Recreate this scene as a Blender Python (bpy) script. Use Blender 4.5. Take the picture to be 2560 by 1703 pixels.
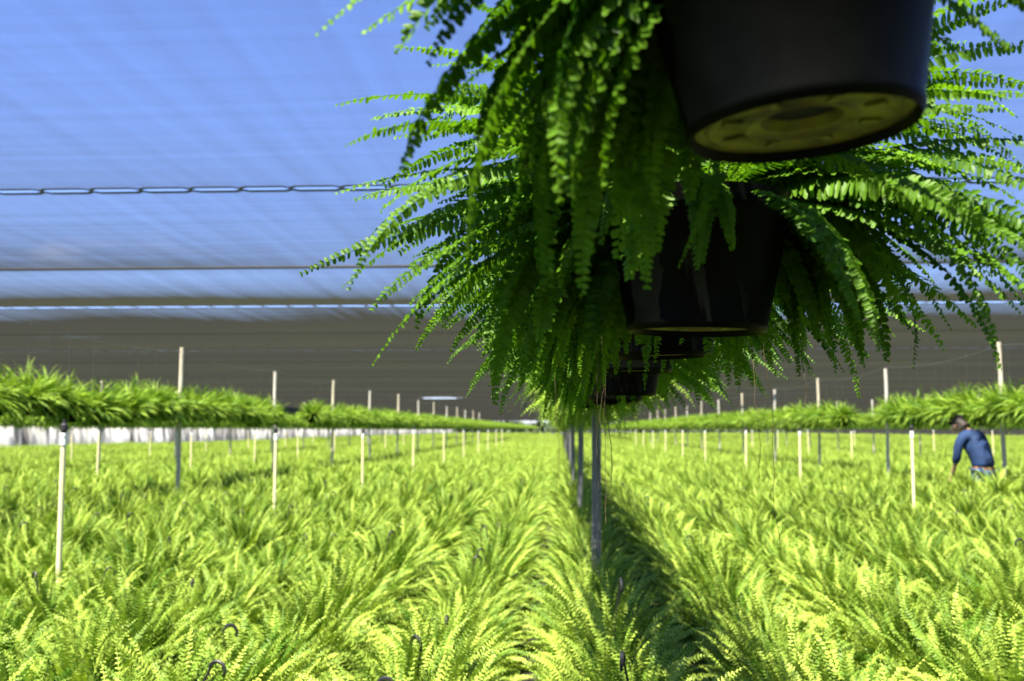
import bpy, bmesh, math, random
import numpy as np
from mathutils import Vector, Matrix, Euler
R = math.radians
for o in list(bpy.data.objects):
    bpy.data.objects.remove(o)
SC = bpy.context.scene
COL = SC.collection

# ------------------------------------------------------------------ camera, sky, sun, exposure
CAM_H = 1.45
cam_d = bpy.data.cameras.new('camera')
cam = bpy.data.objects.new('camera', cam_d); COL.objects.link(cam)
cam.location = (0, 0, CAM_H)
cam.rotation_euler = (R(90 + 5.09), 0, R(2.785))
cam_d.sensor_width = 36; cam_d.lens = 35.0
cam_d.clip_start = 0.02; cam_d.clip_end = 5000
cam_d.dof.use_dof = True
cam_d.dof.focus_distance = 1.85
cam_d.dof.aperture_fstop = 5.6
SC.camera = cam

SUN_EL, SUN_B = 67.0, 60.0            # elevation; how far the sun stands behind the camera, from due left
sdir = Vector((-math.cos(R(SUN_EL)) * math.cos(R(SUN_B)), -math.cos(R(SUN_EL)) * math.sin(R(SUN_B)), math.sin(R(SUN_EL))))
world = bpy.data.worlds.new('World'); SC.world = world; world.use_nodes = True
wn = world.node_tree; wn.nodes.clear()
w_out = wn.nodes.new('ShaderNodeOutputWorld'); w_bg = wn.nodes.new('ShaderNodeBackground')
sky = wn.nodes.new('ShaderNodeTexSky'); sky.sky_type = 'NISHITA'; sky.sun_disc = False
sky.sun_elevation = R(SUN_EL); sky.sun_rotation = math.atan2(sdir.x, sdir.y)
sky.air_density = 1.0; sky.dust_density = 0.25; sky.ozone_density = 1.0
# faint clouds low over the horizon
tc = wn.nodes.new('ShaderNodeTexCoord'); mp = wn.nodes.new('ShaderNodeMapping'); mp.inputs['Scale'].default_value = (3, 3, 9)
cn = wn.nodes.new('ShaderNodeTexNoise'); cn.inputs['Scale'].default_value = 1.6; cn.inputs['Detail'].default_value = 5
cr = wn.nodes.new('ShaderNodeValToRGB'); cr.color_ramp.elements[0].position = 0.60; cr.color_ramp.elements[1].position = 0.78
cr.color_ramp.elements[1].color = (0.6, 0.6, 0.6, 1)
cm = wn.nodes.new('ShaderNodeMix'); cm.data_type = 'RGBA'
cm.inputs[7].default_value = (9.5, 9.2, 9.8, 1)
wn.links.new(tc.outputs['Generated'], mp.inputs['Vector']); wn.links.new(mp.outputs[0], cn.inputs['Vector'])
wn.links.new(cn.outputs['Fac'], cr.inputs['Fac']); 
# clouds only low down; the air itself a touch more violet
sx = wn.nodes.new('ShaderNodeSeparateXYZ'); wn.links.new(tc.outputs['Generated'], sx.inputs[0])
mr = wn.nodes.new('ShaderNodeMapRange'); mr.inputs[1].default_value = 0.12; mr.inputs[2].default_value = 0.22; mr.inputs[3].default_value = 1.0; mr.inputs[4].default_value = 0.0
wn.links.new(sx.outputs['Z'], mr.inputs[0])
mm = wn.nodes.new('ShaderNodeMath'); mm.operation = 'MULTIPLY'; wn.links.new(cr.outputs['Color'], mm.inputs[0]); wn.links.new(mr.outputs[0], mm.inputs[1]); wn.links.new(mm.outputs[0], cm.inputs[0])
vt = wn.nodes.new('ShaderNodeMix'); vt.data_type = 'RGBA'; vt.blend_type = 'MULTIPLY'; vt.inputs[0].default_value = 1.0; vt.inputs[7].default_value = (0.66, 0.75, 1.15, 1)
wn.links.new(sky.outputs[0], vt.inputs[6]); wn.links.new(vt.outputs[2], cm.inputs[6]); wn.links.new(cm.outputs[2], w_bg.inputs['Color'])
w_bg.inputs['Strength'].default_value = 0.055
wn.links.new(w_bg.outputs[0], w_out.inputs['Surface'])

sun_d = bpy.data.lights.new('sun', 'SUN'); sun_d.energy = 5.0; sun_d.angle = R(0.55); sun_d.color = (1.0, 0.91, 0.75)
sun = bpy.data.objects.new('sun', sun_d); COL.objects.link(sun)
sun.rotation_euler = (-sdir).to_track_quat('-Z', 'Y').to_euler(); sun.location = sdir * 50
SC.view_settings.view_transform = 'Standard'; SC.view_settings.look = 'None'
SC.view_settings.gamma = 1.0; SC.view_settings.use_curve_mapping = False
SC.view_settings.exposure = 2.3
cy = SC.cycles
cy.max_bounces = 8; cy.diffuse_bounces = 2; cy.glossy_bounces = 2; cy.transmission_bounces = 6; cy.transparent_max_bounces = 12
cy.use_denoising = True; cy.use_adaptive_sampling = True; cy.adaptive_threshold = 0.01
cy.sample_clamp_indirect = 6.0; cy.caustics_reflective = False; cy.caustics_refractive = False

# ------------------------------------------------------------------ helpers
def tag(o, label=None, cat=None, group=None, kind=None):
    for k, v in (('label', label), ('category', cat), ('group', group), ('kind', kind)):
        if v: o[k] = v
    return o

def empty(name, loc, rz=0.0):
    o = bpy.data.objects.new(name, None); COL.objects.link(o)
    o.location = loc; o.rotation_euler = (0, 0, rz); o.empty_display_size = 0.1
    return o

def link(name, me, parent=None):
    o = bpy.data.objects.new(name, me); COL.objects.link(o)
    if parent: o.parent = parent
    return o

def mesh_np(name, V, F, mat, tint=None, smooth=False):
    """V (n,3), F (m,k) one face size"""
    V = np.asarray(V, np.float32); F = np.asarray(F, np.int32)
    me = bpy.data.meshes.new(name)
    k = F.shape[1]
    me.vertices.add(len(V)); me.vertices.foreach_set('co', V.ravel())
    me.loops.add(F.size); me.loops.foreach_set('vertex_index', F.ravel())
    me.polygons.add(len(F)); me.polygons.foreach_set('loop_start', np.arange(0, F.size, k, dtype=np.int32))
    me.polygons.foreach_set('use_smooth', np.full(len(F), smooth))
    if tint is not None:
        a = me.attributes.new('tint', 'FLOAT', 'POINT'); a.data.foreach_set('value', np.asarray(tint, np.float32))
    me.update(); me.validate()
    if mat: me.materials.append(mat)
    return me

class MB:
    """collects boxes, tubes and lathes into one mesh"""
    def __init__(s): s.bm = bmesh.new()
    def box(s, c, d, rot=None):
        m = Matrix.Translation(c) @ (rot.to_matrix().to_4x4() if rot else Matrix()) @ Matrix.Diagonal((d[0], d[1], d[2], 1))
        bmesh.ops.create_cube(s.bm, size=1, matrix=m)
    def tube(s, pts, rad, n=8, cap=True):
        pts = [Vector(p) for p in pts]; rings = []
        rads = rad if isinstance(rad, (list, tuple)) else [rad] * len(pts)
        ref = None
        for i, p in enumerate(pts):
            t = (pts[min(i + 1, len(pts) - 1)] - pts[max(i - 1, 0)]).normalized()
            if ref is None: ref = t.orthogonal().normalized()
            u = (ref - t * ref.dot(t)).normalized(); v = t.cross(u); ref = u
            rings.append([s.bm.verts.new(p + (u * math.cos(2 * math.pi * k / n) + v * math.sin(2 * math.pi * k / n)) * rads[i]) for k in range(n)])
        for a, b in zip(rings, rings[1:]):
            for k in range(n): s.bm.faces.new((a[k], a[(k + 1) % n], b[(k + 1) % n], b[k]))
        if cap:
            s.bm.faces.new(rings[0][::-1]); s.bm.faces.new(rings[-1])
    def lathe(s, prof, n=32, o=(0, 0, 0), open_ends=True):
        rings = []
        for r, z in prof:
            rings.append([s.bm.verts.new((o[0] + r * math.cos(2 * math.pi * k / n), o[1] + r * math.sin(2 * math.pi * k / n), o[2] + z)) for k in range(n)])
        for a, b in zip(rings, rings[1:]):
            for k in range(n): s.bm.faces.new((a[k], a[(k + 1) % n], b[(k + 1) % n], b[k]))
        if not open_ends:
            s.bm.faces.new(rings[0][::-1]); s.bm.faces.new(rings[-1])
    def mesh(s, name, mat, smooth=True):
        me = bpy.data.meshes.new(name)
        bmesh.ops.recalc_face_normals(s.bm, faces=s.bm.faces)
        s.bm.to_mesh(me); s.bm.free()
        if smooth:
            me.polygons.foreach_set('use_smooth', [True] * len(me.polygons))
            me.set_sharp_from_angle(angle=R(40))
        me.materials.append(mat)
        return me

def nth(i):
    w = ['first', 'second', 'third', 'fourth', 'fifth', 'sixth', 'seventh', 'eighth', 'ninth', 'tenth', 'eleventh', 'twelfth']
    if i < 12: return w[i]
    n = i + 1
    return str(n) + ('th' if 10 <= n % 100 <= 20 else {1: 'st', 2: 'nd', 3: 'rd'}.get(n % 10, 'th'))

# ------------------------------------------------------------------ materials
def new_mat(name):
    m = bpy.data.materials.new(name); m.use_nodes = True
    m.node_tree.nodes.clear()
    return m, m.node_tree

def N(nt, t, **kw):
    n = nt.nodes.new('ShaderNode' + t)
    for k, v in kw.items(): setattr(n, k, v)
    return n

def leaf_mat(name, dark, light, transl, t_col, rough=0.5, gloss=0.012):
    m, nt = new_mat(name); L = nt.links.new
    out = N(nt, 'OutputMaterial')
    at = N(nt, 'Attribute', attribute_name='tint')
    oi = N(nt, 'ObjectInfo')
    ma = N(nt, 'Math', operation='MULTIPLY_ADD'); ma.inputs[1].default_value = 0.25
    L(oi.outputs['Random'], ma.inputs[0]); L(at.outputs['Fac'], ma.inputs[2])
    sb = N(nt, 'Math', operation='SUBTRACT', use_clamp=True); sb.inputs[1].default_value = 0.12; L(ma.outputs[0], sb.inputs[0])
    mx = N(nt, 'Mix', data_type='RGBA'); mx.inputs[6].default_value = (*dark, 1); mx.inputs[7].default_value = (*light, 1)
    L(sb.outputs[0], mx.inputs[0])
    df = N(nt, 'BsdfDiffuse'); L(mx.outputs[2], df.inputs['Color'])
    tr = N(nt, 'BsdfTranslucent')
    mt = N(nt, 'Mix', data_type='RGBA', blend_type='MULTIPLY'); mt.inputs[0].default_value = 1.0; mt.inputs[7].default_value = (*t_col, 1)
    L(mx.outputs[2], mt.inputs[6]); L(mt.outputs[2], tr.inputs['Color'])
    s1 = N(nt, 'MixShader'); s1.inputs[0].default_value = transl; L(df.outputs[0], s1.inputs[1]); L(tr.outputs[0], s1.inputs[2])
    gl = N(nt, 'BsdfGlossy'); gl.inputs['Roughness'].default_value = rough; gl.inputs['Color'].default_value = (1, 1, 1, 1)
    s2 = N(nt, 'MixShader'); s2.inputs[0].default_value = gloss; L(s1.outputs[0], s2.inputs[1]); L(gl.outputs[0], s2.inputs[2])
    L(s2.outputs[0], out.inputs['Surface'])
    return m

def simple_mat(name, c1, c2=None, rough=0.6, scale=20.0, metallic=0.0, spec=0.5, bump=0.0, stretch=(1, 1, 1), detail=4, coords='Object'):
    m, nt = new_mat(name); L = nt.links.new
    out = N(nt, 'OutputMaterial'); b = N(nt, 'BsdfPrincipled'); L(b.outputs[0], out.inputs['Surface'])
    b.inputs['Roughness'].default_value = rough; b.inputs['Metallic'].default_value = metallic; b.inputs['Specular IOR Level'].default_value = spec
    tc = N(nt, 'TexCoord'); mp = N(nt, 'Mapping'); mp.inputs['Scale'].default_value = stretch
    nz = N(nt, 'TexNoise'); nz.inputs['Scale'].default_value = scale; nz.inputs['Detail'].default_value = detail
    L(tc.outputs[coords], mp.inputs[0]); L(mp.outputs[0], nz.inputs['Vector'])
    rp = N(nt, 'ValToRGB'); rp.color_ramp.elements[0].position = 0.35; rp.color_ramp.elements[1].position = 0.65
    rp.color_ramp.elements[0].color = (*c1, 1); rp.color_ramp.elements[1].color = (*(c2 or c1), 1)
    L(nz.outputs['Fac'], rp.inputs[0]); L(rp.outputs[0], b.inputs['Base Color'])
    if bump:
        bp = N(nt, 'Bump'); bp.inputs['Strength'].default_value = bump; bp.inputs['Distance'].default_value = 0.01
        L(nz.outputs['Fac'], bp.inputs['Height']); L(bp.outputs[0], b.inputs['Normal'])
    return m

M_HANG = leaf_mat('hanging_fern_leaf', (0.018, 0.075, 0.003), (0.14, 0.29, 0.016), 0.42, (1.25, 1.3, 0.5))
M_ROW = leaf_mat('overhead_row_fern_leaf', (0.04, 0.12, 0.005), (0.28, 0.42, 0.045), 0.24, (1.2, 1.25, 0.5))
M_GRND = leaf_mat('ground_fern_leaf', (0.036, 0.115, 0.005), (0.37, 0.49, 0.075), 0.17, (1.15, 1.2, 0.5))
M_POT = simple_mat('black_pot_plastic', (0.0008, 0.0012, 0.0009), (0.0018, 0.0024, 0.0018), rough=0.42, scale=35, spec=0.06)
M_BASE = simple_mat('olive_bounce_pot_base', (0.035, 0.032, 0.003), (0.19, 0.165, 0.008), rough=0.5, scale=26, stretch=(1, 1.6, 1))  # olive tint, with green bounce from the ferns put into the colour
M_HOLE = simple_mat('dark_recess', (0.004, 0.004, 0.004), rough=0.9)
M_HOOK = simple_mat('black_hook_plastic', (0.010, 0.010, 0.012), rough=0.55)
M_SOIL = simple_mat('potting_soil', (0.02, 0.013, 0.008), (0.05, 0.035, 0.02), rough=0.95, scale=60)
M_RUN = simple_mat('brown_runner', (0.05, 0.030, 0.012), (0.11, 0.075, 0.03), rough=0.7, scale=30)
M_PVC = simple_mat('cream_pvc_pipe', (0.80, 0.72, 0.38), (0.84, 0.78, 0.50), rough=0.4, scale=6)
M_PVCW = simple_mat('white_pvc_fitting', (0.85, 0.85, 0.83), rough=0.35)
M_WOOD = simple_mat('weathered_post_wood', (0.44, 0.41, 0.36), (0.62, 0.59, 0.53), rough=0.85, scale=9, stretch=(6, 6, .5), bump=.3)
M_WOODT = simple_mat('tan_post_wood', (0.44, 0.39, 0.28), (0.60, 0.55, 0.43), rough=0.85, scale=9, stretch=(6, 6, .5), bump=.3)
M_STEEL = simple_mat('dull_grey_pipe', (0.13, 0.13, 0.13), (0.20, 0.20, 0.195), rough=0.5, scale=14, metallic=0.3, stretch=(3, 3, .6))
M_WIRE = simple_mat('galvanised_wire', (0.16, 0.16, 0.16), rough=0.5, metallic=0.5)
M_DARKW = simple_mat('dark_hanger_wire', (0.05, 0.05, 0.05), rough=0.5)
M_HEM = simple_mat('black_hem_tape', (0.006, 0.006, 0.008), rough=0.7)
M_CABLE = simple_mat('roof_cable', (0.012, 0.012, 0.013), rough=0.6)

def cloth_mat():
    """knitted shade cloth: open mesh; light passes the gaps, fewer gaps remain the flatter the path"""
    m, nt = new_mat('shade_cloth'); L = nt.links.new
    out = N(nt, 'OutputMaterial'); g = N(nt, 'NewGeometry')
    dt = N(nt, 'VectorMath', operation='DOT_PRODUCT'); L(g.outputs['Normal'], dt.inputs[0]); L(g.outputs['Incoming'], dt.inputs[1])
    ab = N(nt, 'Math', operation='ABSOLUTE'); L(dt.outputs['Value'], ab.inputs[0])
    mxm = N(nt, 'Math', operation='MAXIMUM'); mxm.inputs[1].default_value = 0.004; L(ab.outputs[0], mxm.inputs[0])
    dv = N(nt, 'Math', operation='DIVIDE'); dv.inputs[0].default_value = 0.11; L(mxm.outputs[0], dv.inputs[1])
    # weave: uneven knit lines along the cloth both ways
    tc = N(nt, 'TexCoord')
    m1 = N(nt, 'Mapping'); m1.inputs['Scale'].default_value = (0.06, 6.0, 1); L(tc.outputs['Object'], m1.inputs[0])
    n1 = N(nt, 'TexNoise'); n1.inputs['Scale'].default_value = 1.0; n1.inputs['Detail'].default_value = 5; n1.inputs['Roughness'].default_value = .65; L(m1.outputs[0], n1.inputs['Vector'])
    m2 = N(nt, 'Mapping'); m2.inputs['Scale'].default_value = (5.0, 0.10, 1); L(tc.outputs['Object'], m2.inputs[0])
    n2 = N(nt, 'TexNoise'); n2.inputs['Scale'].default_value = 1.0; n2.inputs['Detail'].default_value = 4; L(m2.outputs[0], n2.inputs['Vector'])
    a1 = N(nt, 'Math', operation='MULTIPLY_ADD'); a1.inputs[1].default_value = 0.27; a1.inputs[2].default_value = 0.99 - 0.135; L(n1.outputs['Fac'], a1.inputs[0])
    a2 = N(nt, 'Math', operation='MULTIPLY_ADD'); a2.inputs[1].default_value = 0.26; L(n2.outputs['Fac'], a2.inputs[0]); L(a1.outputs[0], a2.inputs[2])
    a3 = N(nt, 'Math', operation='SUBTRACT'); a3.inputs[1].default_value = 0.13; L(a2.outputs[0], a3.inputs[0])
    t = N(nt, 'Math', operation='SUBTRACT', use_clamp=True); L(a3.outputs[0], t.inputs[0]); L(dv.outputs[0], t.inputs[1])
    tp = N(nt, 'BsdfTransparent')
    m3 = N(nt, 'Mapping'); m3.inputs['Scale'].default_value = (0.015, 0.22, 1); L(tc.outputs['Object'], m3.inputs[0])
    n3 = N(nt, 'TexNoise'); n3.inputs['Scale'].default_value = 1.0; n3.inputs['Detail'].default_value = 4; L(m3.outputs[0], n3.inputs['Vector'])
    r3 = N(nt, 'ValToRGB'); r3.color_ramp.elements[0].position = 0.38; r3.color_ramp.elements[1].position = 0.62
    r3.color_ramp.elements[0].color = (0.045, 0.050, 0.027, 1); r3.color_ramp.elements[1].color = (0.135, 0.132, 0.125, 1); L(n3.outputs['Fac'], r3.inputs[0])
    df = N(nt, 'BsdfDiffuse'); L(r3.outputs[0], df.inputs['Color'])
    tl = N(nt, 'BsdfTranslucent'); tl.inputs['Color'].default_value = (0.03, 0.03, 0.03, 1)
    ms = N(nt, 'MixShader'); ms.inputs[0].default_value = 0.35; L(df.outputs[0], ms.inputs[1]); L(tl.outputs[0], ms.inputs[2])
    mx = N(nt, 'MixShader'); L(t.outputs[0], mx.inputs[0]); L(ms.outputs[0], mx.inputs[1]); L(tp.outputs[0], mx.inputs[2])
    L(mx.outputs[0], out.inputs['Surface'])
    return m
M_CLOTH = cloth_mat()

# ------------------------------------------------------------------ ground
M_GROUND = simple_mat('black_ground_cloth', (0.018, 0.017, 0.015), (0.035, 0.030, 0.024), rough=0.9, scale=3.0)
g = mesh_np('ground', [(-600, -60, 0), (600, -60, 0), (600, 1500, 0), (-600, 1500, 0)], [(0, 1, 2, 3)], M_GROUND)
tag(link('ground', g), kind='structure')

# ------------------------------------------------------------------ shade cloth roof
ROOF_H = 3.75
X0, X1 = -28.2, 64.0
SEAMS = [-48.0, -0.3, 9.28, 18.35, 28.85] + [28.85 + 9.7 * k for k in range(1, 26)]
CABLES = [-24.0, 4.5, 13.95, 23.6] + [28.85 + 9.7 * k + 4.85 for k in range(0, 26)]
def roof_z(y, a, b):
    sag = 0.030 if a < 10 else 0.066 if a < 16 else 0.036 if a < 20 else 0.022
    u = (y - a) / (b - a)
    return ROOF_H - sag * 4 * u * (1 - u)
def seam_gap(x, k):
    """half gap between two laced panels: opens between the clips"""
    u = (x / 0.49 + 0.13 * k) % 1.0
    return 0.003 + 0.050 * min(1.0, 2.6 * math.sin(math.pi * u))
rng = random.Random(3)
def cloth_panel(k):
    y0, y1, yc = SEAMS[k], SEAMS[k + 1], CABLES[k]
    near = k in (1, 2, 3)
    dx = 0.07 if near else 0.6
    nx = int((X1 - X0) / dx) + 1
    xs = np.linspace(X0, X1, nx)
    w0, w1 = (2.6 if k == 3 else 1.0), (2.6 if k == 2 else 1.0)          # one seam has pulled wider open
    h0, h1 = (0.025 if k == 3 else 0.06), (0.025 if k == 2 else 0.06)
    g0 = w0 * np.array([seam_gap(x, k) for x in xs]) if near else np.full(nx, 0.04)
    g1 = w1 * np.array([seam_gap(x, k + 1) for x in xs]) if near else np.full(nx, 0.04)
    us = np.concatenate([np.linspace(0, 1, 13)[:-1], [0.9999]])
    wob = np.array([0.02 * math.sin(x * 0.35 + k) + 0.012 * math.sin(x * 1.1 + 2 * k) for x in xs])
    rows = []
    for half in (0, 1):
        a, b = (y0, yc) if half == 0 else (yc, y1)
        for i in range(12 if half == 0 else 13):
            u = i / 12.0
            ya = y0 + g0 + h0 if half == 0 else np.full(nx, yc)
            yb = np.full(nx, yc) if half == 0 else y1 - g1 - h1
            y = ya + (yb - ya) * u
            z = np.array([roof_z(yy, a, b) for yy in y]) + wob * 4 * u * (1 - u)
            rows.append(np.stack([xs, y, z], 1))
    V = np.concatenate(rows); nr = len(rows)
    idx = np.arange(nr * nx).reshape(nr, nx)
    F = np.stack([idx[:-1, :-1], idx[:-1, 1:], idx[1:, 1:], idx[1:, :-1]], -1).reshape(-1, 4)
    if y0 < 72 < y1:           # the torn place far down the house
        c = V[F].mean(1)
        F = F[~(((c[:, 0] + 8.8) / 1.6) ** 2 + ((c[:, 1] - 72) / 2.2) ** 2 < 1)]
    root = empty('shade_cloth_panel', (0, y0, ROOF_H))
    o = link('cloth', mesh_np('cloth', V - np.array([0, y0, ROOF_H]), F, M_CLOTH, smooth=True), root)
    for e, (ye, gg, sg, hw) in enumerate(((y0, g0, 1, h0), (y1, g1, -1, h1))):
        A = np.stack([xs, ye + sg * gg, np.full(nx, ROOF_H)], 1); B = np.stack([xs, ye + sg * (gg + hw), np.array([roof_z(q, *( (y0, yc) if e == 0 else (yc, y1))) for q in ye + sg * (gg + hw)])], 1)
        C = A + np.array([0, 0, 0.006]); D = B + np.array([0, 0, 0.006])
        VV = np.concatenate([A, B, D, C]) - np.array([0, y0, ROOF_H])
        i0 = np.arange(nx - 1); FF = []
        for p in range(4):
            q = (p + 1) % 4
            FF.append(np.stack([p * nx + i0, p * nx + i0 + 1, q * nx + i0 + 1, q * nx + i0], 1))
        link('hem', mesh_np('hem', VV, np.concatenate(FF), M_HEM), root)
    return root
panel_labels = {1: 'blue-lit shade cloth panel nearest overhead, in front of the first laced seam',
                2: 'shade cloth panel between the two laced seams that show bright gaps',
                3: 'shade cloth panel turning from blue to grey behind the second laced seam'}
for k in range(len(SEAMS) - 1):
    r = cloth_panel(k)
    tag(r, panel_labels.get(k, 'wide unseen shade cloth panel behind the camera, added to dim the sky there' if k == 0 else 'grey shade cloth panel far down the house, %s behind the second laced seam' % nth(k - 3)), 'shade cloth', 'shade cloth panels of the roof')  # the first panel is unseen, added to cut bright sky behind the camera
    if True:
        mb = MB(); yc = CABLES[k]
        mb.tube([(X0, yc, ROOF_H + 0.012), (0, yc, ROOF_H + 0.012), (X1, yc, ROOF_H + 0.012)], 0.022, 8)
        o = link('roof_cable', mb.mesh('roof_cable', M_CABLE)); o.location = (0, 0, 0)
        tag(o, 'dark taut cable across the house, %s carrying the roof cloth from the camera' % nth(k), 'cable', 'cables across under the roof cloth')

# ------------------------------------------------------------------ fern foliage
def spines(rng, n, L, th0, th1, pw, az, bend, roll, base, M=18):
    s = np.linspace(0, 1, M)
    th = th0[:, None] + (th1 - th0)[:, None] * s[None] ** pw[:, None]
    azs = az[:, None] + bend[:, None] * s[None] ** 1.5
    d = np.stack([np.cos(th) * np.cos(azs), np.cos(th) * np.sin(azs), np.sin(th)], -1)
    nn = np.stack([-np.sin(th) * np.cos(azs), -np.sin(th) * np.sin(azs), np.cos(th)], -1)
    sd = np.cross(d, nn)
    rl = roll[:, None, None] * (0.3 + 0.7 * s[None, :, None])
    nn2 = nn * np.cos(rl) + sd * np.sin(rl); sd2 = np.cross(d, nn2)
    step = d[:, :-1] * (L / (M - 1))[:, None, None]
    P = np.concatenate([np.zeros((n, 1, 3)), np.cumsum(step, 1)], 1) + base[:, None, :]
    return P, d, nn2, sd2

def foliage(name, rng, P, d, nn, sd, L, K, plen, pwid, tint, mat, lod, bare=0.10, droop=0.2, rach=0.0012):
    n, M, _ = P.shape
    t = np.linspace(bare, 1.0, K)
    f = t * (M - 1); i0 = np.clip(f.astype(int), 0, M - 2); w = (f - i0)[None, :, None]
    def at(A): return A[:, i0] * (1 - w) + A[:, i0 + 1] * w
    Pk, dk, nk, sk = at(P), at(d), at(nn), at(sd)
    u = (t - bare) / (1 - bare)
    prof = np.clip(u / 0.2, 0.2, 1) ** 0.7 * (1 - u ** (2.2 if lod == 0 else 3.0) * (0.80 if lod == 0 else 0.88))
    Vs, Fs, Ts = [], [], []
    off = 0
    for sg in (-1, 1):
        a = rng.normal(0.22, 0.10, (n, K, 1)) + 0.35 * u[None, :, None] ** 2
        ln = (plen[:, None] * prof[None])[..., None] * rng.uniform(0.85, 1.1, (n, K, 1))
        ww = np.minimum((pwid * (0.45 + 0.55 * prof))[None, :, None] * np.ones((n, 1, 1)), ln * 0.8)
        tw = rng.normal(*((0.25, 0.25) if lod == 0 else (0.1, 0.15)), (n, K, 1)) * sg
        dp = rng.normal(droop if lod == 0 else 0.08, 0.15, (n, K, 1))
        di = sk * sg * np.cos(a) + dk * np.sin(a) - nk * dp
        di /= np.linalg.norm(di, axis=-1, keepdims=True)
        wd = dk * np.cos(a) - sk * sg * np.sin(a)
        wd = wd * np.cos(tw) + nk * np.sin(tw)
        base = Pk + dk * rng.normal(0, 0.001, (n, K, 1))
        cv = -nk * ln * rng.uniform(0.0, 0.16, (n, K, 1))
        up = nk * ww * 0.16
        if lod == 0:
            pts = [base, base + di * ln * .14 + wd * ww * .46 + up, base + di * ln * .55 + wd * ww * .45 + up + cv * .4, base + di * ln * .90 + wd * ww * .24 + cv * .85,
                   base + di * ln + wd * ww * .05 + cv, base + di * ln * .86 - wd * ww * .28 + cv * .8, base + di * ln * .5 - wd * ww * .46 + up + cv * .35, base + di * ln * .10 - wd * ww * .42 + up,
                   base + di * ln * .52 + cv * .3]
            faces = [(0, 8, 2, 1), (8, 4, 3, 2), (0, 7, 6, 8), (8, 6, 5, 4)]
        else:
            pts = [base - wd * ww * .40, base + wd * ww * .46, base + di * ln + wd * ww * .08 + cv, base + di * ln * .88 - wd * ww * .24 + cv]
            faces = [(0, 3, 2, 1)]
        k = len(pts)
        V = np.stack(pts, 2).reshape(-1, 3)
        b = np.arange(n * K)[:, None, None] * k + np.array(faces)[None]
        Vs.append(V); Fs.append(b.reshape(-1, 4) + off); off += len(V)
        tt = tint[:, None] + 0.25 * u[None] ** 3 + rng.normal(0, 0.05, (n, K))
        Ts.append(np.repeat(tt.reshape(-1), k))
    # rachis: two crossed thin ribbons
    for B in ((sd,) if lod else (sd, nn)):
        r = rach * np.linspace(1.2, 0.25, M)[None, :, None]
        V = np.stack([P - B * r, P + B * r], 2).reshape(-1, 3)
        i = (np.arange(n)[:, None] * M + np.arange(M - 1)[None]).reshape(-1) * 2
        Fs.append(np.stack([i, i + 1, i + 3, i + 2], 1) + off); off += len(V)
        Vs.append(V); Ts.append(np.repeat(np.repeat(tint, M), 2) + 0.2)
    return mesh_np(name, np.concatenate(Vs), np.concatenate(Fs), mat, np.clip(np.concatenate(Ts), 0, 1))

def hanging_foliage(seed, n, lod, K, az_ok=None, wide=1.0, extra=None, hang=0.27, clear=0):
    """drooping fronds of a basket fern; origin = centre of the pot's base, pot 0.17 tall"""
    rng = np.random.default_rng(seed)
    az = rng.uniform(0, 2 * np.pi, n * 4)
    if az_ok is not None:
        az = az[[az_ok(a, rng.random()) for a in az]]
    az = az[:n]; n = len(az)
    q = rng.random(n) ** 0.75                                   # inner (upright) to outer (hanging) fronds
    th0 = R(84) - q * R(80) + rng.normal(0, R(9), n)
    th1 = R(2) - q ** 0.9 * R(60) + rng.normal(0, R(14), n)
    L = (0.41 + 0.04 * q + rng.normal(0, 0.05, n)) * wide
    hg = (rng.random(n) < hang * 1.6) & (np.where(np.cos(az) > 0, np.cos(az) > (0.45 if seed == 2 else 1.1), np.cos(az) < -0.45)) & (np.abs((az + np.pi / 2 + np.pi) % (2 * np.pi) - np.pi) > R(clear))           # fronds that hang down close to the pot
    th0 = np.where(hg, rng.normal(R(12), R(14), n), th0); th1 = np.where(hg, rng.normal(R(-86), R(6), n), th1)
    L = np.where(hg, rng.uniform(.26, .42, n) * np.where(np.cos(az) > 0, 0.72, 0.85) * (1.0 if seed < 3 else 0.88), L)
    pw = rng.uniform(0.7, 1.25, n)
    rr = rng.uniform(0.0, 0.10, n)
    base = np.stack([rr * np.cos(az), rr * np.sin(az), np.full(n, 0.165)], 1)
    pw = np.where(hg, rng.uniform(.4, .7, n), pw)
    bend = rng.normal(0, 0.4, n); roll = rng.normal(0, 0.8, n)
    tint = np.clip(rng.normal(0.38, 0.2, n) + 0.25 * (rng.random(n) < 0.15), 0, 1)
    if extra:
        ex = np.array(extra, float)      # az, th0, th1, L, pw, roll, tint
        az = np.concatenate([az, R(1) * ex[:, 0]]); th0 = np.concatenate([th0, R(1) * ex[:, 1]]); th1 = np.concatenate([th1, R(1) * ex[:, 2]])
        L = np.concatenate([L, ex[:, 3]]); pw = np.concatenate([pw, ex[:, 4]]); roll = np.concatenate([roll, ex[:, 5]]); tint = np.concatenate([tint, ex[:, 6]])
        m = len(ex); bend = np.concatenate([bend, rng.normal(0, .1, m)])
        base = np.concatenate([base, np.stack([0.10 * np.cos(R(1) * ex[:, 0]), 0.10 * np.sin(R(1) * ex[:, 0]), np.full(m, 0.17)], 1)]); n += m
    P, d, nn, sd = spines(rng, n, L, th0, th1, pw, az, bend, roll, base, 22 if lod == 0 else 10)
    plen = rng.uniform(0.018, 0.030, n) * (1.1 if seed == 1 else 1.0)
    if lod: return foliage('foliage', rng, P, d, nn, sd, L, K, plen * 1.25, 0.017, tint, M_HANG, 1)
    return foliage('foliage', rng, P, d, nn, sd, L, K, plen, 0.0098 if seed > 1 else 0.0112, tint, M_HANG, 0)

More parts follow.
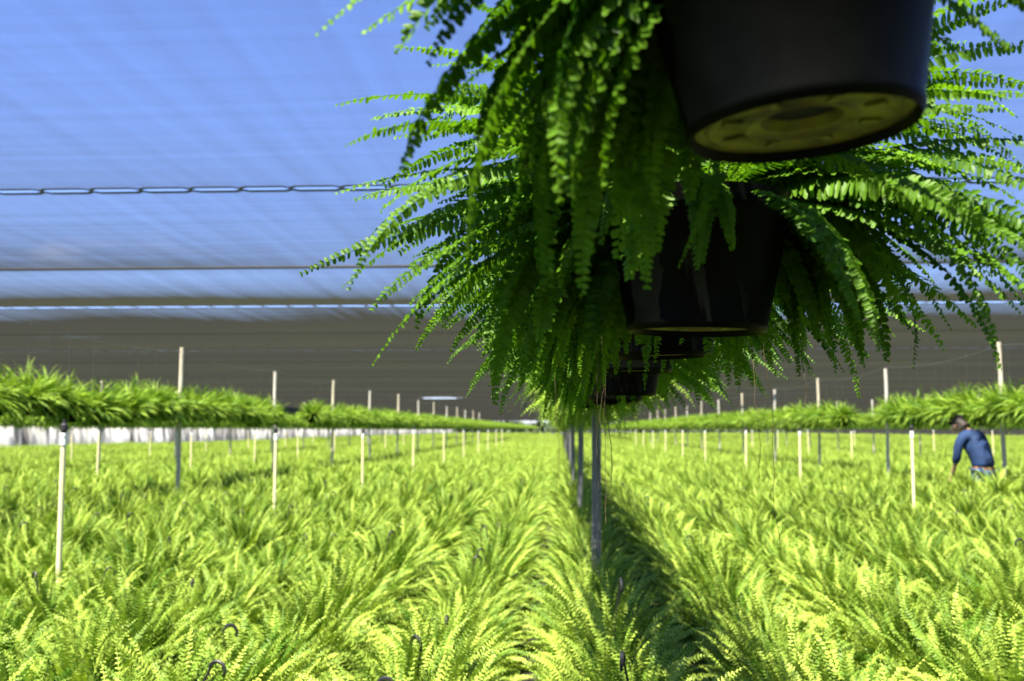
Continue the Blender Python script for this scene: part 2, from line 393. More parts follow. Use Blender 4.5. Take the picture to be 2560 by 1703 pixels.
def dome_foliage(seed, n, lod, K, mat, el0, Lbase, Lup, z0, lift=(16, 24), wid=0.0165, pwr=(0.8, 1.5), lr=(0.72, 1.12)):
    """a full round plant: frond tips poke out all over a dome"""
    rng = np.random.default_rng(seed)
    az = rng.uniform(0, 2 * np.pi, n)
    el = np.arcsin(rng.uniform(math.sin(R(el0)), 1.0, n))
    th0 = np.minimum(el + R(1) * rng.normal(lift[0], 9, n), R(100)); th1 = el - R(1) * np.abs(rng.normal(lift[1], 13, n))
    L = (Lbase + Lup * np.clip(np.sin(el), 0, 1)) * rng.uniform(lr[0], lr[1], n)
    pw = rng.uniform(pwr[0], pwr[1], n)
    rr = rng.uniform(0.02, 0.11, n) * np.cos(el)
    base = np.stack([rr * np.cos(az), rr * np.sin(az), np.full(n, z0)], 1)
    bend = rng.normal(0, 0.35, n); roll = rng.normal(0, 0.9, n)
    tint = np.clip(rng.normal(0.40, 0.30, n), 0, 1)
    P, d, nn, sd = spines(rng, n, L, th0, th1, pw, az, bend, roll, base, 12 if lod < 2 else 7)
    plen = rng.uniform(0.021, 0.030, n)
    return foliage('foliage', rng, P, d, nn, sd, L, K, plen, wid if lod < 2 else 0.5 / K * 0.9, tint, mat, lod)

# ------------------------------------------------------------------ hanging baskets
def pot_mesh(n=40):
    mb = MB()
    mb.lathe([(0.088, 0.004), (0.0925, -0.004), (0.0955, 0.001), (0.0965, 0.006), (0.0955, 0.010), (0.122, 0.150), (0.124, 0.152), (0.131, 0.153), (0.132, 0.176), (0.127, 0.177), (0.123, 0.160), (0.118, 0.145)], n)
    return mb.mesh('pot', M_POT)
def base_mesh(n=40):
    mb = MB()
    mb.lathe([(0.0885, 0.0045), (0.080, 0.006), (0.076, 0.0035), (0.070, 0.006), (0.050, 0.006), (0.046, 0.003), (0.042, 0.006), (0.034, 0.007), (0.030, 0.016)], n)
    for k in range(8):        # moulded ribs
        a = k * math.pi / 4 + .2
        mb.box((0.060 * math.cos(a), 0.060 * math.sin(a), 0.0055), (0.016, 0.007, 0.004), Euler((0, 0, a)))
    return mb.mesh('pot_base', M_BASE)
def hole_mesh(n=24):
    mb = MB(); mb.lathe([(0.0302, 0.0162), (0.0001, 0.0168)], n)
    return mb.mesh('drain_recess', M_HOLE)
def soil_mesh(n=24):
    mb = MB(); mb.lathe([(0.1205, 0.152), (0.06, 0.162), (0.0001, 0.166)], n)
    return mb.mesh('soil', M_SOIL)
def hanger_mesh(top):
    mb = MB()
    for k in range(3):
        a = k * 2.094 + .4
        mb.tube([(0.127 * math.cos(a), 0.127 * math.sin(a), 0.168), (0.05 * math.cos(a), 0.05 * math.sin(a), 0.40), (0, 0, 0.50)], 0.0022, 5)
    mb.tube([(0, 0, 0.50), (0, 0, top)], 0.0025, 5)
    return mb.mesh('hanger', M_DARKW)
def runner_mesh(paths, r=0.00055):
    mb = MB()
    for p in paths: mb.tube(p, r, 5)
    return mb.mesh('runner', M_RUN)
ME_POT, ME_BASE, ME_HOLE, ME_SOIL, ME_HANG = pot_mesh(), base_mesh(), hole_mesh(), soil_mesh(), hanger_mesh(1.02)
WIRE_Z = CAM_H + 1.14

def basket(loc, fol, label, group, tilt=(0, 0), rz=0.0, parts=True, runners=None):
    r = empty('hanging_fern_basket', loc, rz); r.rotation_euler = (tilt[0], tilt[1], rz)
    tag(r, label, 'hanging fern', group)
    link('foliage', fol, r)
    link('pot', ME_POT, r)
    if parts:
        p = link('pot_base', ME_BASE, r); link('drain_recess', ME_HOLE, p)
        link('soil', ME_SOIL, r)
    link('hanger', ME_HANG, r)
    if runners:
        for q in runners: link('runner', runner_mesh([q]), r)
    return r

def strand(rng, p0, length, wob=0.10, drift=(0, 0), n=26):
    out = [Vector(p0)]; v = Vector((0, 0, 0))
    for i in range(n):
        v = v * 0.75 + Vector((rng.gauss(drift[0], wob), rng.gauss(drift[1], wob), 0))
        out.append(out[-1] + Vector((v.x, v.y, -1)).normalized() * (length / n) if True else None)
        v *= 0.9
    return out

G_C = 'hanging ferns in the dark near row overhead'
def not_front(lim, keep):
    def f(a, r):
        da = abs((a - (-math.pi / 2) + math.pi) % (2 * math.pi) - math.pi)    # angle from facing the camera
        return da > R(lim) or r < keep
    return f
hero = [  # y, x, height above camera
    (0.814, 0.2007, 0.248), (1.36, 0.185, 0.135), (1.93, 0.197, 0.142), (2.55, 0.190, 0.148), (3.10, 0.200, 0.108), (3.66, 0.20, 0.105), (4.22, 0.20, 0.11), (4.78, 0.20, 0.12), (5.34, 0.20, 0.115)]
hero_txt = ['largest hanging fern in a black pot, closest overhead with its olive pot base showing',
            'second hanging fern in line, black pot just below and behind the largest pot',
            'third hanging fern in line, its pot bottom peeking out under the second pot',
            'fourth hanging fern in line, pot edge showing left of and below the third pot',
            'fifth hanging fern in line, dark pot band with fronds trailing on its right side',
            'sixth hanging fern in line, small dark pot just above the grey pole',
            'seventh hanging fern in the dark near row, almost hidden at the pole top']
rs = random.Random(11)
FRONT = []       # short fronds that hang over the pot's face
for q in range(8):
    FRONT.append((-90 + rs.uniform(-62, 62), rs.uniform(-5, 30), rs.uniform(-88, -70), rs.uniform(.16, .30), rs.uniform(.5, .9), rs.uniform(-.3, .3), rs.uniform(.2, .7)))
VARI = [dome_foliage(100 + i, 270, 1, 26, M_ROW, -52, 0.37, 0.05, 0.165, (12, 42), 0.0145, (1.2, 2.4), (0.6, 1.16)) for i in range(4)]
for i, (y, x, h) in enumerate(hero):
    if i == 0:
        fol = hanging_foliage(1, 210, 0, 44, lambda a, r: not_front(84, 0.0)(a, r) and (math.cos(a) < 0.2 or r < 0.35), 0.68, None, 0.25, 70)
        run = None
    elif i == 1:
        fol = hanging_foliage(2, 370, 0, 54, not_front(58, 0.03), 0.92, FRONT, .27, 70)
        run = [strand(rs, (-0.15, 0.02, 0.08), 0.30)]
    elif i == 2:
        fol = hanging_foliage(3, 370, 0, 52, not_front(74, 0.0), 0.90, FRONT[:2], .25, 84)
        run = [strand(rs, (0.19, -0.02, 0.03), 0.40, .10), strand(rs, (0.175, 0.0, 0.03), 0.28, .10), strand(rs, (-0.12, -0.05, 0.1), 0.42), strand(rs, (0.27, 0, 0.05), 0.16, .25)]
    elif i == 3:
        fol = hanging_foliage(4, 350, 0, 48, not_front(76, 0.0), 0.88, FRONT[2:4], .25, 86)
        run = [strand(rs, (-0.20, -0.05, 0.05), 0.42), strand(rs, (-0.10, -0.1, 0.0), 0.3), strand(rs, (-0.08, -0.1, 0.0), 0.28)]
    elif i < 7:
        fol = hanging_foliage(5 + i, 300, 0 if i == 4 else 1, 40 if i == 4 else 30, not_front(76, 0.0), 0.88, None, .25, 86); run = None
    else:
        fol = VARI[i % 4]; run = None
    basket((x, y, CAM_H + h), fol, hero_txt[i] if i < 7 else '%s hanging fern of the dark near row, hidden behind the closer ones' % nth(i), G_C, (0, R(-4)) if i == 0 else (rs.uniform(-.03, .03), rs.uniform(-.03, .03)), 0 if i < 7 else rs.uniform(0, 6), True, run)
FOL0 = hanging_foliage(60, 240, 1, 26, None, 0.70, None, 0.0)  # for the out-of-frame baskets, added to shade the nearest pot
for y, txt in ((0.27, 'unseen hanging fern of the dark near row right above the camera'), (-0.28, 'unseen hanging fern of the dark near row just behind the camera'), (-0.83, 'unseen hanging fern of the dark near row well behind the camera')):
    basket((0.2, y, CAM_H + 0.30), FOL0, txt, G_C, (0, 0), rs.uniform(0, 6))
y = hero[-1][0] + 0.55; i = len(hero)
while y < 19.6:
    basket((0.2 + rs.uniform(-.02, .02), y, CAM_H + 0.13), VARI[rs.randrange(4)], '%s hanging fern of the dark near row, hidden behind the closer ones' % nth(i), G_C, (0, 0), rs.uniform(0, 6))
    y += 0.55; i += 1

# two overhead rows left and right, with the cross aisle between
def row(xr, ya, yb, txt, group, step=0.5):
    y = ya; k = 0
    while y < yb:
        basket((xr + rs.uniform(-.03, .03), y + rs.uniform(-.05, .05), CAM_H + 0.12 + rs.uniform(-.07, .06)), VARI[rs.randrange(4)], txt % nth(k), group, (rs.uniform(-.05, .05), rs.uniform(-.05, .05)), rs.uniform(0, 6.28), parts=y < 15)
        y += step; k += 1
XL, XR = -5.7, 6.19
row(XL, 8.3, 19.35, '%s hanging fern counted from the near end of the left overhead row', 'hanging ferns of the left overhead row')
row(XL, 22.7, 53.0, '%s hanging fern behind the gap in the left overhead row', 'hanging ferns of the left overhead row beyond the gap')
row(XR, 11.0, 19.25, '%s hanging fern counted from the near end of the right overhead row', 'hanging ferns of the right overhead row')
row(XR, 22.2, 53.0, '%s hanging fern behind the gap in the right overhead row', 'hanging ferns of the right overhead row beyond the gap')

# ------------------------------------------------------------------ scattered masses (countless far plants)
def scatter(name, pts, srcs, kindlabel):
    """pts: x, y, z, rotation, scale, variant"""
    P = np.array(pts, np.float32)
    me = bpy.data.meshes.new(name); me.vertices.add(len(P)); me.vertices.foreach_set('co', P[:, :3].ravel())
    for nm, c in (('rot', 3), ('scl', 4), ('var', 5)):
        a = me.attributes.new(nm, 'FLOAT', 'POINT'); a.data.foreach_set('value', np.ascontiguousarray(P[:, c]))
    me.update()
    o = link(name, me)
    ng = bpy.data.node_groups.new(name, 'GeometryNodeTree')
    ng.interface.new_socket('Geometry', in_out='INPUT', socket_type='NodeSocketGeometry')
    ng.interface.new_socket('Geometry', in_out='OUTPUT', socket_type='NodeSocketGeometry')
    gi = ng.nodes.new('NodeGroupInput'); go = ng.nodes.new('NodeGroupOutput'); jn = ng.nodes.new('GeometryNodeJoinGeometry')
    def attr(nm):
        a = ng.nodes.new('GeometryNodeInputNamedAttribute'); a.data_type = 'FLOAT'; a.inputs['Name'].default_value = nm
        return a.outputs['Attribute']
    cx = ng.nodes.new('ShaderNodeCombineXYZ'); ng.links.new(attr('rot'), cx.inputs['Z'])
    sc = attr('scl'); va = attr('var')
    for i, s in enumerate(srcs):
        oi = ng.nodes.new('GeometryNodeObjectInfo'); oi.transform_space = 'ORIGINAL'; oi.inputs['Object'].default_value = s; oi.inputs['As Instance'].default_value = True
        cp = ng.nodes.new('FunctionNodeCompare'); cp.data_type = 'FLOAT'; cp.operation = 'EQUAL'; cp.inputs['Epsilon'].default_value = 0.1
        ng.links.new(va, cp.inputs[0]); cp.inputs[1].default_value = float(i)
        ip = ng.nodes.new('GeometryNodeInstanceOnPoints')
        ng.links.new(gi.outputs[0], ip.inputs['Points']); ng.links.new(oi.outputs['Geometry'], ip.inputs['Instance'])
        ng.links.new(cp.outputs[0], ip.inputs['Selection']); ng.links.new(cx.outputs[0], ip.inputs['Rotation']); ng.links.new(sc, ip.inputs['Scale'])
        ng.links.new(ip.outputs[0], jn.inputs[0])
    ng.links.new(jn.outputs[0], go.inputs[0])
    md = o.modifiers.new('scatter', 'NODES'); md.node_group = ng
    tag(o, kindlabel, 'ferns', kind='stuff')
    return o

# ------------------------------------------------------------------ potted ferns on the ground
def ground_pot_mesh():
    mb = MB()
    mb.lathe([(0.085, 0.002), (0.115, 0.17), (0.123, 0.171), (0.124, 0.195), (0.118, 0.196), (0.112, 0.175), (0.0001, 0.182)], 20)
    return mb.mesh('pot', M_POT)
def hook_mesh(seed):
    q = random.Random(seed); mb = MB()
    lean = (q.uniform(-.05, .05), q.uniform(-.05, .05)); top = q.uniform(0.49, 0.57); r = 0.025
    pts = [(0, 0, 0.2), (lean[0] * .6, lean[1] * .6, 0.45), (lean[0], lean[1], top)]
    a = q.uniform(0, 6.28)
    for k in range(1, 10):
        t = math.pi * 1.15 * k / 9
        pts.append((lean[0] + (r - r * math.cos(t)) * math.cos(a), lean[1] + (r - r * math.cos(t)) * math.sin(a), top + r * math.sin(t)))
    mb.tube(pts, [0.004] * 3 + [0.0055] * (len(pts) - 4) + [0.004], 6)
    return mb.mesh('hanger_hook', M_HOOK)
GP = ground_pot_mesh(); HK = [hook_mesh(i) for i in range(5)]
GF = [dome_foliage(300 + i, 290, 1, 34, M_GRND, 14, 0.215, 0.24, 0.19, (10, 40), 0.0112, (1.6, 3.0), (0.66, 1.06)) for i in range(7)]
PITCH, STEP = 0.72, 0.52
HALF = 1178.5 / 2292.0
YAW = R(2.785)
def in_view(x, y, m):
    xc = x * math.cos(YAW) + y * math.sin(YAW); zc = -x * math.sin(YAW) + y * math.cos(YAW)
    return zc > 1.9 and abs(xc) < HALF * zc + m
cand = []
rg = random.Random(5)
for k in range(-45, 80):
    x = 0.2 + PITCH * k
    if x < -27.5: continue
    y = 1.55 + rg.uniform(0, .5)
    while y < 62:
        px, py = x + rg.uniform(-.05, .05), y + rg.uniform(-.06, .06)
        if in_view(px, py, 1.8) and (px - 5.98) ** 2 + (py - 14.5) ** 2 > 0.05:
            cand.append((px, py, k))
        y += STEP
cand.sort(key=lambda c: c[1] * c[1] + 0.6 * c[0] * c[0])
seen = [c for c in cand if in_view(c[0], c[1], 0.15) and c[1] > 2.2]
near_set = set(id(c) for c in seen[:300])
near = [c for c in cand if id(c) in near_set]
rank = {}
by_row = {}
for c in sorted(near, key=lambda c: c[1]): by_row.setdefault(c[2], []).append(c)
GSRC = []
for k, cs in by_row.items():
    for j, (x, y, _) in enumerate(cs):
        if k == 0: txt = 'bright green potted fern, %s from the front in the row below the grey poles' % nth(j)
        else: txt = 'bright green potted fern, %s from the front in %s row %s of the grey poles' % (nth(j), nth(abs(k) - 1), 'left' if k < 0 else 'right')
        s = rg.uniform(1.10, 1.34) * (1.1 if k == 0 and 4 < y < 6.5 else 1.0)
        r = empty('potted_fern', (x, y, 0), rg.uniform(0, 6.28)); r.scale = (s * .90, s * .90, s * rg.uniform(.95, 1.09))
        tag(r, txt, 'fern', 'potted ferns standing in rows on the ground')
        v = rg.randrange(7) if len(GSRC) >= 7 else len(GSRC)
        f = link('foliage', GF[v], r)
        if len(GSRC) < 7: GSRC.append(f)
        link('pot', GP, r)
        if rg.random() < 0.42: link('hanger_hook', HK[rg.randrange(5)], r)
# the rest of the field, past the nearest three hundred
FAR = [dome_foliage(400 + i, 180, 2, 10, M_GRND, 14, 0.215, 0.24, 0.19, (10, 40), 0.0112, (1.6, 3.0), (0.66, 1.06)) for i in range(3)]
far_src = []
rest = [c for c in cand if id(c) not in near_set]
rest_mid = [c for c in rest if c[1] < 24]
rest_far = [c for c in rest if c[1] >= 24]
pts = [(x, y, 0, rg.uniform(0, 6.28), rg.uniform(1.10, 1.34), rg.randrange(7)) for x, y, k in rest_mid]
# sources of the coarser far plants: three ferns of the field itself
for i in range(3):
    x, y, k = rest_far.pop(0)
    r = empty('potted_fern', (x, y, 0), 0); tag(r, 'small far potted fern in the field behind the cross aisle', 'fern', 'far potted ferns in the field')
    far_src.append(link('foliage', FAR[i], r)); link('pot', GP, r)
pts += [(x, y, 0, rg.uniform(0, 6.28), rg.uniform(1.10, 1.34), 7 + rg.randrange(3)) for x, y, k in rest_far]
y = 62.0
while y < 262:
    st = 0.9 if y < 95 else 1.3 if y < 150 else 2.2
    x = -27.2
    while x < 62:
        px, py = x + rg.uniform(-.15, .15), y + rg.uniform(-.15, .15)
        if in_view(px, py, 2): pts.append((px, py, -0.1 if y < 95 else -0.15 if y < 150 else -0.45, rg.uniform(0, 6.28), (1.35 if y < 95 else 1.65 if y < 150 else 2.2) * rg.uniform(.9, 1.1) * .92, 7 + rg.randrange(3)))
        x += st
    y += st
for dx, dy in ((-.45, -.55), (.05, -.5), (.5, -.45), (-.2, -.95)):        # taller plants in front of the worker
    pts.append((5.98 + dx, 14.5 + dy, 0, rg.uniform(0, 6.28), 1.58, rg.randrange(7)))
for k in range(-22, 23):            # rows run on unseen behind the camera, added for their green bounce
    y = -9.0
    while y < 1.2:
        if abs(0.72 * k + .2) > 1.0 or y < -2.2: pts.append((0.2 + PITCH * k, y, 0, rg.uniform(0, 6.28), rg.uniform(1.08, 1.2), 7 + rg.randrange(3)))
        y += 0.56
scatter('potted_ferns', pts, GSRC + far_src, 'field of bright green potted ferns reaching back to the far end')

# ------------------------------------------------------------------ far hanging rows
fs = []
hsrc = [o for o in COL.objects if o.name.startswith('foliage') and o.data in VARI]
hs = []
for v in VARI: hs.append(next(o for o in hsrc if o.data == v))
for xr, ya, yb, st in ((0.2, 22, 240, .7), (XL, 53, 240, .6), (XR, 53, 240, .6), (-11.65, 17.5, 19.8, .5), (-11.65, 22, 240, .6), (-17.6, 30, 240, .6), (-23.5, 42, 240, .7), (12.15, 22, 19.5, .5), (12.15, 22, 240, .6), (18.1, 32, 240, .6), (24.0, 44, 240, .7), (30, 56, 240, .7)):
    y = ya
    while y < yb:
        if not (20.0 < y < 21.8): fs.append((xr + rs.uniform(-.05, .05), y, CAM_H + 0.12, rs.uniform(0, 6.28), rs.uniform(.95, 1.1), rs.randrange(4)))
        y += st
scatter('hanging_ferns', fs, hs, 'far rows of hanging ferns merging into thin green bands')

# ------------------------------------------------------------------ posts and wires
def post(x, y, top, rad, mat, name, label, group, seed):
    q = random.Random(seed); mb = MB()
    pts = [(q.uniform(-.006, .006) if 0 < i < 6 else 0, q.uniform(-.006, .006) if 0 < i < 6 else 0, top * i / 6) for i in range(7)]
    mb.tube(pts, [rad * q.uniform(.94, 1.05) for _ in pts], 14)
    o = link(name, mb.mesh(name, mat)); o.location = (x, y, 0)
    o.rotation_euler = (q.uniform(-.01, .01), q.uniform(-.012, .012), 0)
    return tag(o, label, 'post', group)
def post_row(xr, ys, where, rad=0.030):
    for i, y in enumerate(ys):
        post(xr, y, CAM_H + (1.15 if i % 2 == 0 else 1.225), rad, M_WOOD if i % 2 == 0 else M_WOODT, 'wooden_post', 'weathered wooden post, %s from the front in %s' % (nth(i), where), 'wooden posts of the hanging rows', i * 7 + int(xr * 10))
post_row(XL, [14.7 + 5 * k for k in range(-1, 12)], 'the left hanging row')
post_row(XR, [14.3 + 5 * k for k in range(-1, 12)], 'the right hanging row')
post_row(-11.65, [14.8 + 5 * k for k in range(1, 11)], 'the row behind the left hanging row')
post_row(12.15, [14.5 + 5 * k for k in range(1, 11)], 'the row behind the right hanging row')
for i in range(10):
    post(0.2, 5.95 + 5 * i, CAM_H + 1.15, 0.029, M_STEEL, 'grey_pole', 'grey pole below the dark near hanging row, %s from the camera' % nth(i), 'grey poles of the near hanging row', 90 + i)
def wire(xr, ys, where, zoff=1.15, r=0.0035):
    mb = MB(); pts = []
    for a, b in zip(ys, ys[1:]):
        for k in range(6):
            u = k / 6; pts.append((xr, a + (b - a) * u, CAM_H + zoff + 0.03 - 0.10 * 4 * u * (1 - u)))
    mb.tube(pts, r, 6)
    tag(link('support_wire', mb.mesh('support_wire', M_WIRE)), 'slack grey wire strung over the post tops of %s' % where, 'wire', 'support wires over the hanging rows')
wire(XL, [4.7 + 5 * k for k in range(0, 14)], 'the left hanging row')
wire(XR, [4.3 + 5 * k for k in range(0, 14)], 'the right hanging row')
wire(0.2, [-4.05 + 5 * k for k in range(0, 12)], 'the dark near row')

# ------------------------------------------------------------------ sprinkler risers
def riser_meshes():
    mb = MB(); mb.tube([(0, 0, 0), (0, 0, 0.7), (0, 0, 1.36)], 0.017, 12); pipe = mb.mesh('pipe', M_PVC)
    mb = MB(); mb.lathe([(0.018, 1.345), (0.022, 1.347), (0.022, 1.40), (0.024, 1.402), (0.024, 1.42), (0.012, 1.424)], 12); cpl = mb.mesh('coupling', M_PVCW)
    mb = MB(); mb.lathe([(0.012, 1.42), (0.018, 1.425), (0.018, 1.442), (0.026, 1.447), (0.024, 1.475), (0.012, 1.485), (0.010, 1.505), (0.0005, 1.508)], 12); hd = mb.mesh('sprinkler_head', M_HOOK)
    return pipe, cpl, hd
RP, RC, RH = riser_meshes()
def risers(xr, ys, where, n_parts=6):
    for i, y in enumerate(ys):
        r = empty('sprinkler_riser', (xr + rs.uniform(-.004, .004) * y / 6, y, rs.uniform(-.05, .02)))
        r.rotation_euler = (rs.uniform(-.012, .012), rs.uniform(-.014, .014), 0)
        tag(r, 'cream sprinkler pipe, %s from the front in %s' % (nth(i), where), 'sprinkler', 'sprinkler pipes standing among the ferns')
        link('pipe', RP, r); link('coupling', RC, r)
        link('sprinkler_head', RH, r)
risers(-3.2, [6.3, 11.1, 16.1, 21.6, 27.4, 33, 38.5, 44, 49.5, 55], 'the line left of the grey poles')
risers(4.15, [12.05, 17.6, 22.8, 29.0, 34.5, 40, 45.5, 51, 56], 'the line right of the grey poles')
risers(-8.35, [17.7, 22.3, 27.0, 31.5, 36.6, 42, 47.5, 53], 'the line between the two left hanging rows')
risers(-14.2, [28.5, 34, 39.5, 45, 51, 57], 'the far line at the left side')
risers(9.3, [21.5, 27, 32.5, 38, 43.5, 49], 'the line behind the right hanging row')
risers(15.0, [30, 35.5, 41, 46.5, 52], 'the far line at the right side')

# ------------------------------------------------------------------ left side wall: white plastic curtain
M_CURT, _nt = new_mat('white_plastic_curtain')
_o = N(_nt, 'OutputMaterial'); _d = N(_nt, 'BsdfDiffuse'); _t = N(_nt, 'BsdfTranslucent'); _m = N(_nt, 'MixShader'); _m.inputs[0].default_value = 0.65
_c = N(_nt, 'TexCoord'); _p = N(_nt, 'Mapping'); _p.inputs['Scale'].default_value = (1, 1.3, .25); _z = N(_nt, 'TexNoise'); _z.inputs['Detail'].default_value = 5; _z.inputs['Scale'].default_value = 1.0
_r = N(_nt, 'ValToRGB'); _r.color_ramp.elements[0].position = .35; _r.color_ramp.elements[1].position = .62; _r.color_ramp.elements[0].color = (.22, .22, .22, 1); _r.color_ramp.elements[1].color = (.72, .72, .70, 1)
for _a, _b in ((_c.outputs['Object'], _p.inputs[0]), (_p.outputs[0], _z.inputs['Vector']), (_z.outputs['Fac'], _r.inputs[0]), (_r.outputs[0], _d.inputs[0]), (_r.outputs[0], _t.inputs[0]), (_d.outputs[0], _m.inputs[1]), (_t.outputs[0], _m.inputs[2]), (_m.outputs[0], _o.inputs[0])): _nt.links.new(_a, _b)
ys = np.arange(-12, 262, 0.35)
xw = -28.3 + 0.12 * np.sin(ys * 1.9) + 0.08 * np.sin(ys * 4.7 + 1)
V = np.concatenate([np.stack([xw, ys, np.full_like(ys, 0.02)], 1), np.stack([xw - .05, ys, np.full_like(ys, 1.7)], 1)])
n = len(ys); i = np.arange(n - 1)
Vb = V + np.array([-0.012, 0, 0])
F = np.concatenate([np.stack([i, i + 1, n + i + 1, n + i], 1), np.stack([2 * n + i + 1, 2 * n + i, 3 * n + i, 3 * n + i + 1], 1), np.stack([n + i, n + i + 1, 3 * n + i + 1, 3 * n + i], 1)])
tag(link('side_curtain', mesh_np('side_curtain', np.concatenate([V, Vb]), F, M_CURT, smooth=True)), 'pale crinkled plastic side curtain along the left edge of the house', 'curtain')

M_SIDE = simple_mat('dark_side_cloth', (0.05, 0.05, 0.045), (0.085, 0.08, 0.075), rough=0.95, spec=0.1, scale=1.0, stretch=(1, .4, 2))
# upper side walls: the same shade cloth, hung from the roof edge
for nm, xx, zb, lab in (('side_cloth', X0 - .02, 1.72, 'dark shade cloth wall above the pale curtain on the left side'), ('side_cloth', X1 + .02, 0.05, 'dark shade cloth wall along the far right side')):
    ys = np.arange(-48, 262, 1.0); n = len(ys); i = np.arange(n - 1); zz = np.linspace(zb, ROOF_H, 5)
    V = np.concatenate([np.stack([xx + .06 * np.sin(ys * 1.3 + z), ys, np.full(n, z)], 1) for z in zz])
    F = np.concatenate([np.stack([k * n + i, k * n + i + 1, (k + 1) * n + i + 1, (k + 1) * n + i], 1) for k in range(4)])
    tag(link(nm, mesh_np(nm, V, F, M_SIDE, smooth=True)), lab, 'shade cloth')

# ------------------------------------------------------------------ far tree line beyond the open end
rngn = np.random.default_rng(8)
M_TREE = simple_mat('far_leaves', (0.03, 0.05, 0.02), (0.07, 0.10, 0.04), rough=0.9, scale=.3)
nq = 9000
c = np.stack([rngn.uniform(-260, 260, nq), rngn.uniform(380, 420, nq), rngn.random(nq) ** .8], 1)
hgt = 4.6 + 2.4 * np.sin(c[:, 0] * .09) * np.sin(c[:, 0] * .031 + 1) + rngn.normal(0, .5, nq)
c[:, 2] *= np.clip(hgt, 1.5, None)
q = rngn.normal(0, .9, (nq, 4, 3)); tag(link('treeline', mesh_np('treeline', (c[:, None] + q).reshape(-1, 3), np.arange(nq * 4).reshape(-1, 4), M_TREE)), 'dark tree line far beyond the open end of the house', 'trees', kind='stuff')

# ------------------------------------------------------------------ worker
def skin_obj(name, verts, edges, mat, parent, root=0, sub=2):
    me = bpy.data.meshes.new(name); me.from_pydata([v[:3] for v in verts], edges, []); me.update()
    o = link(name, me, parent)
    md = o.modifiers.new('skin', 'SKIN'); md.use_smooth_shade = True
    sv = me.skin_vertices[0].data if me.skin_vertices else None
    if sv is None:
        bm = bmesh.new(); bm.from_mesh(me); bm.verts.layers.skin.verify(); bm.to_mesh(me); bm.free(); sv = me.skin_vertices[0].data
    for i, v in enumerate(verts):
        r = v[3]; sv[i].radius = (r, r) if not isinstance(r, tuple) else r
        sv[i].use_root = (i == root)
    ss = o.modifiers.new('sub', 'SUBSURF'); ss.levels = sub; ss.render_levels = sub
    me.materials.append(mat)
    return o
M_SKIN = simple_mat('skin', (0.50, 0.27, 0.18), (0.58, 0.33, 0.23), rough=.5)
M_SHIRT = simple_mat('navy_shirt', (0.0005, 0.017, 0.068), (0.001, 0.024, 0.095), rough=.85, scale=12)
M_JEAN = simple_mat('blue_jeans', (0.05, 0.10, 0.24), (0.08, 0.15, 0.32), rough=.9, scale=25)
M_BELT = simple_mat('brown_belt', (0.16, 0.06, 0.03), rough=.6)
M_HAIR = simple_mat('dark_brown_hair', (0.012, 0.007, 0.005), (0.025, 0.016, 0.011), rough=.7, scale=90)
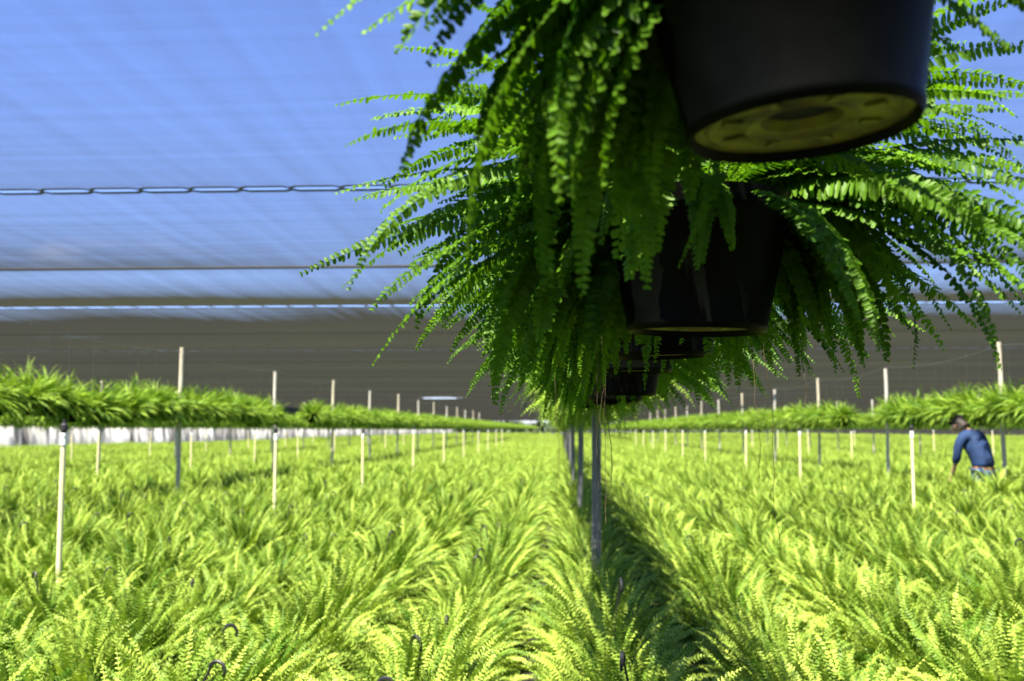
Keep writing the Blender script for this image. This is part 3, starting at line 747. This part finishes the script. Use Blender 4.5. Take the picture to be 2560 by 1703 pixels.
# he faces local +Y, leans forward and looks down
pr = empty('person', (5.97, 14.5, 0), R(24))
tag(pr, 'man in navy shirt and blue jeans bending over the ferns by the right hanging row', 'person')
bv = [(0, 0.00, 0.92, .13), (0, 0.03, 1.05, .125), (0, 0.09, 1.20, .14), (0, 0.17, 1.33, .14), (0, 0.23, 1.40, .075), (-.03, 0.28, 1.45, .055), (-.06, 0.33, 1.49, .085), (-.075, 0.36, 1.52, .088), (-.10, 0.40, 1.47, .06), (-.11, 0.42, 1.42, .04)]
be = [(i, i + 1) for i in range(9)]
def limb(start, pts):
    j = start
    for p in pts:
        bv.append(p); be.append((j, len(bv) - 1)); j = len(bv) - 1
    return j
for sx in (-1, 1):
    h = limb(3, [(sx * .10, .17, 1.36, .075), (sx * .19, .18, 1.32, .058), (sx * .235, .20, 1.18, .046), (sx * .245, .22, 1.04, .040), (sx * .235, .28, .93, .034), (sx * .225, .33, .84, .026), (sx * .22, .35, .805, .026)])
    for fx, ln in ((-.024, .065), (-.008, .075), (.008, .07), (.022, .055)):
        limb(h, [(sx * .22 + fx, .375, .775, .009), (sx * .22 + fx, .385, .775 - ln * .6, .008), (sx * .22 + fx, .375, .775 - ln, .006)])
    limb(h, [(sx * (.22 - .035), .355, .795, .010), (sx * (.22 - .05), .37, .755, .008)])
    limb(0, [(sx * .09, .01, .84, .10), (sx * .10, .03, .50, .062), (sx * .10, -.02, .10, .045), (sx * .10, .02, .05, .045), (sx * .10, .14, .035, .035)])
skin_obj('body', bv, be, M_SKIN, pr)
sv_ = [(0, -.01, .90, (.175, .14)), (0, -.005, .94, (.18, .145)), (0, 0.02, 1.05, (.18, .15)), (0, 0.085, 1.20, (.19, .165)), (0, 0.165, 1.33, (.165, .15)), (0, 0.215, 1.385, .09)]
se = [(0, 1), (1, 2), (2, 3), (3, 4), (4, 5)]
for sx in (-1, 1):
    j = 4
    for p in [(sx * .11, .16, 1.36, .095), (sx * .20, .18, 1.32, .08), (sx * .245, .20, 1.18, .070), (sx * .255, .22, 1.04, .062), (sx * .245, .27, .95, .052)]:
        sv_.append(p); se.append((j, len(sv_) - 1)); j = len(sv_) - 1
skin_obj('shirt', sv_, se, M_SHIRT, pr)
jv = [(0, -.015, .90, (.12, .11))]; je = []
for sx in (-1, 1):
    j = 0
    for p in [(sx * .085, -.01, .83, .118), (sx * .10, .03, .50, .082), (sx * .10, -.01, .12, .068)]:
        jv.append(p); je.append((j, len(jv) - 1)); j = len(jv) - 1
skin_obj('jeans', jv, je, M_JEAN, pr)
mb = MB(); mb.lathe([(.150, -.018), (.160, -.018), (.160, .018), (.150, .018)], 24); bl = link('belt', mb.mesh('belt', M_BELT), pr); bl.location = (0, -.012, .895); bl.scale = (1.08, .92, 1)
skin_obj('hair', [(-.055, .285, 1.50, .062), (-.065, .315, 1.545, .085), (-.075, .36, 1.575, .075), (-.09, .41, 1.55, .045)], [(0, 1), (1, 2), (2, 3)], M_HAIR, pr, 1)
